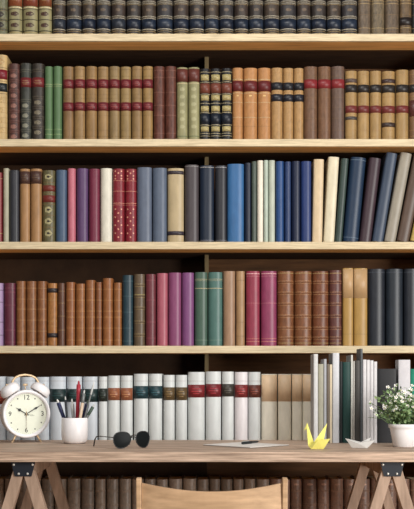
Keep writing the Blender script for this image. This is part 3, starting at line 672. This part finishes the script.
def leaf(mb, p, d, L_, w, mm):
    d = d.normalized(); s_ = d.cross(Vector((rnd.uniform(-1,1), rnd.uniform(-1,1), rnd.uniform(-.3,1)))).normalized(); n_ = s_.cross(d)
    a0, a1, a2 = p, p+d*L_*.5, p+d*L_-n_*L_*.12
    vs = [a0, a0+d*L_*.25+s_*w*.8+n_*w*.2, a1+s_*w+n_*w*.25, a0+d*L_*.8+s_*w*.55, a2, a0+d*L_*.8-s_*w*.55, a1-s_*w+n_*w*.25, a0+d*L_*.25-s_*w*.8+n_*w*.2, a1]
    mb.add(vs, [(0,8,1),(1,8,2),(2,8,3),(3,8,4),(4,8,5),(5,8,6),(6,8,7),(7,8,0)], mm, True)
for k in range(150):
    a = rnd.uniform(0, 2*PI); rr = .030*math.sqrt(rnd.random()); base = Vector((rr*math.cos(a), rr*math.sin(a), .056))
    out = rnd.uniform(.1, 1.0); a2 = a+rnd.uniform(-.6,.6)
    H = rnd.uniform(.045, .130)*(1.05-.28*out)
    tip = base+Vector((math.cos(a2)*.088*out, math.sin(a2)*.066*out, H))
    if k == 0: base = Vector((-.03,-.01,.056)); tip = Vector((-.112,-.02,.088))
    if k == 1: base = Vector((-.03,-.012,.056)); tip = Vector((-.098,-.022,.104))
    mid = (base+tip)/2+Vector((0,0,H*.15))
    st.tube([base, mid, tip], [.0009,.0008,.0005], STEM, 5)
    for q in range(9):
        t_ = .15+.85*(q+rnd.random())/9; p = base.lerp(mid, t_*2) if t_ < .5 else mid.lerp(tip, t_*2-1)
        d = Vector((rnd.uniform(-1,1), rnd.uniform(-1,1), rnd.uniform(-.3,.9)))
        small = k < 2
        leaf(lf, p, d, rnd.uniform(.008,.016)*(.5 if small else 1), rnd.uniform(.0026,.0048)*(.5 if small else 1), LEAF if rnd.random() < .6 else LEAF2)
    if tip.z > .080 and len(flowers) < 80 and k > 1: flowers.append(tip)
st.build('stems', pl); lf.build('leaves', pl)
for p in flowers:
    m = MB(); ax = Vector((rnd.uniform(-.5,.5), -1+rnd.uniform(-.2,.6), rnd.uniform(.2,1))).normalized(); q = ax.to_track_quat('Z','Y').to_matrix().to_4x4(); M = Matrix.Translation(p) @ q
    pr = rnd.uniform(.0050,.0078)
    for j in range(5):
        a = 2*PI*j/5+rnd.uniform(-.2,.2); vs = [Vector((0,0,0))]
        for (r_, da, hz) in ((.45,-.42,.0012),(.85,-.46,.0018),(1.0,0,.0024),(.85,.46,.0018),(.45,.42,.0012)):
            vs.append(Vector((pr*r_*math.cos(a+da), pr*r_*math.sin(a+da), hz)))
        m.add([M@v for v in vs], [(0,1,2,3,4,5)], PET)
    m.lathe([(.0014,.0003),(.0012,.0018),(.0001,.0022)], YC, 8, M)
    m.build('flower', pl)

# ------------------------------------------------------------------ light
def area(name, loc, target, size, energy, col, sy=None):
    l = bpy.data.lights.new(name, 'AREA'); l.energy = energy; l.color = col; l.size = size
    if sy: l.shape = 'RECTANGLE'; l.size_y = sy
    o = bpy.data.objects.new(name, l); C.objects.link(o); o.location = loc
    o.rotation_euler = (Vector(target)-Vector(loc)).to_track_quat('-Z','Y').to_euler(); return o
area('window_light', (2.45, .3, 1.4), (0, 3.6, 1.15), 1.0, 190, (1,.975,.94), 2.4)
area('overhead_fill', (.1, 2.45, 3.1), (.1, 2.75, 0), 1.2, 34, (1,.97,.93), .7)  # unseen fill added overhead to brighten the desk top
area('front_fill', (-.7, .2, 2.2), (0, 3.5, 1.0), 1.6, 26, (1,.96,.9))  # unseen soft fill added at front left to lift shaded books
w = bpy.data.worlds.new('room_light'); bpy.context.scene.world = w; w.use_nodes = True
w.node_tree.nodes['Background'].inputs[0].default_value = (.95,.97,1,1); w.node_tree.nodes['Background'].inputs[1].default_value = .11

# ------------------------------------------------------------------ camera
cam = bpy.data.cameras.new('camera'); co = bpy.data.objects.new('camera', cam); C.objects.link(co)
co.location = (0, 0, ZC); co.rotation_euler = (PI/2, 0, 0)
cam.sensor_fit = 'VERTICAL'; cam.sensor_height = 36; cam.lens = 36*F/509; cam.shift_y = (HZ-254.5)/509; cam.clip_start = .05
bpy.context.scene.camera = co
vs_ = bpy.context.scene.view_settings
vs_.view_transform = 'Standard'; vs_.look = 'None'; vs_.exposure = -0.34; vs_.gamma = 1; vs_.use_curve_mapping = False
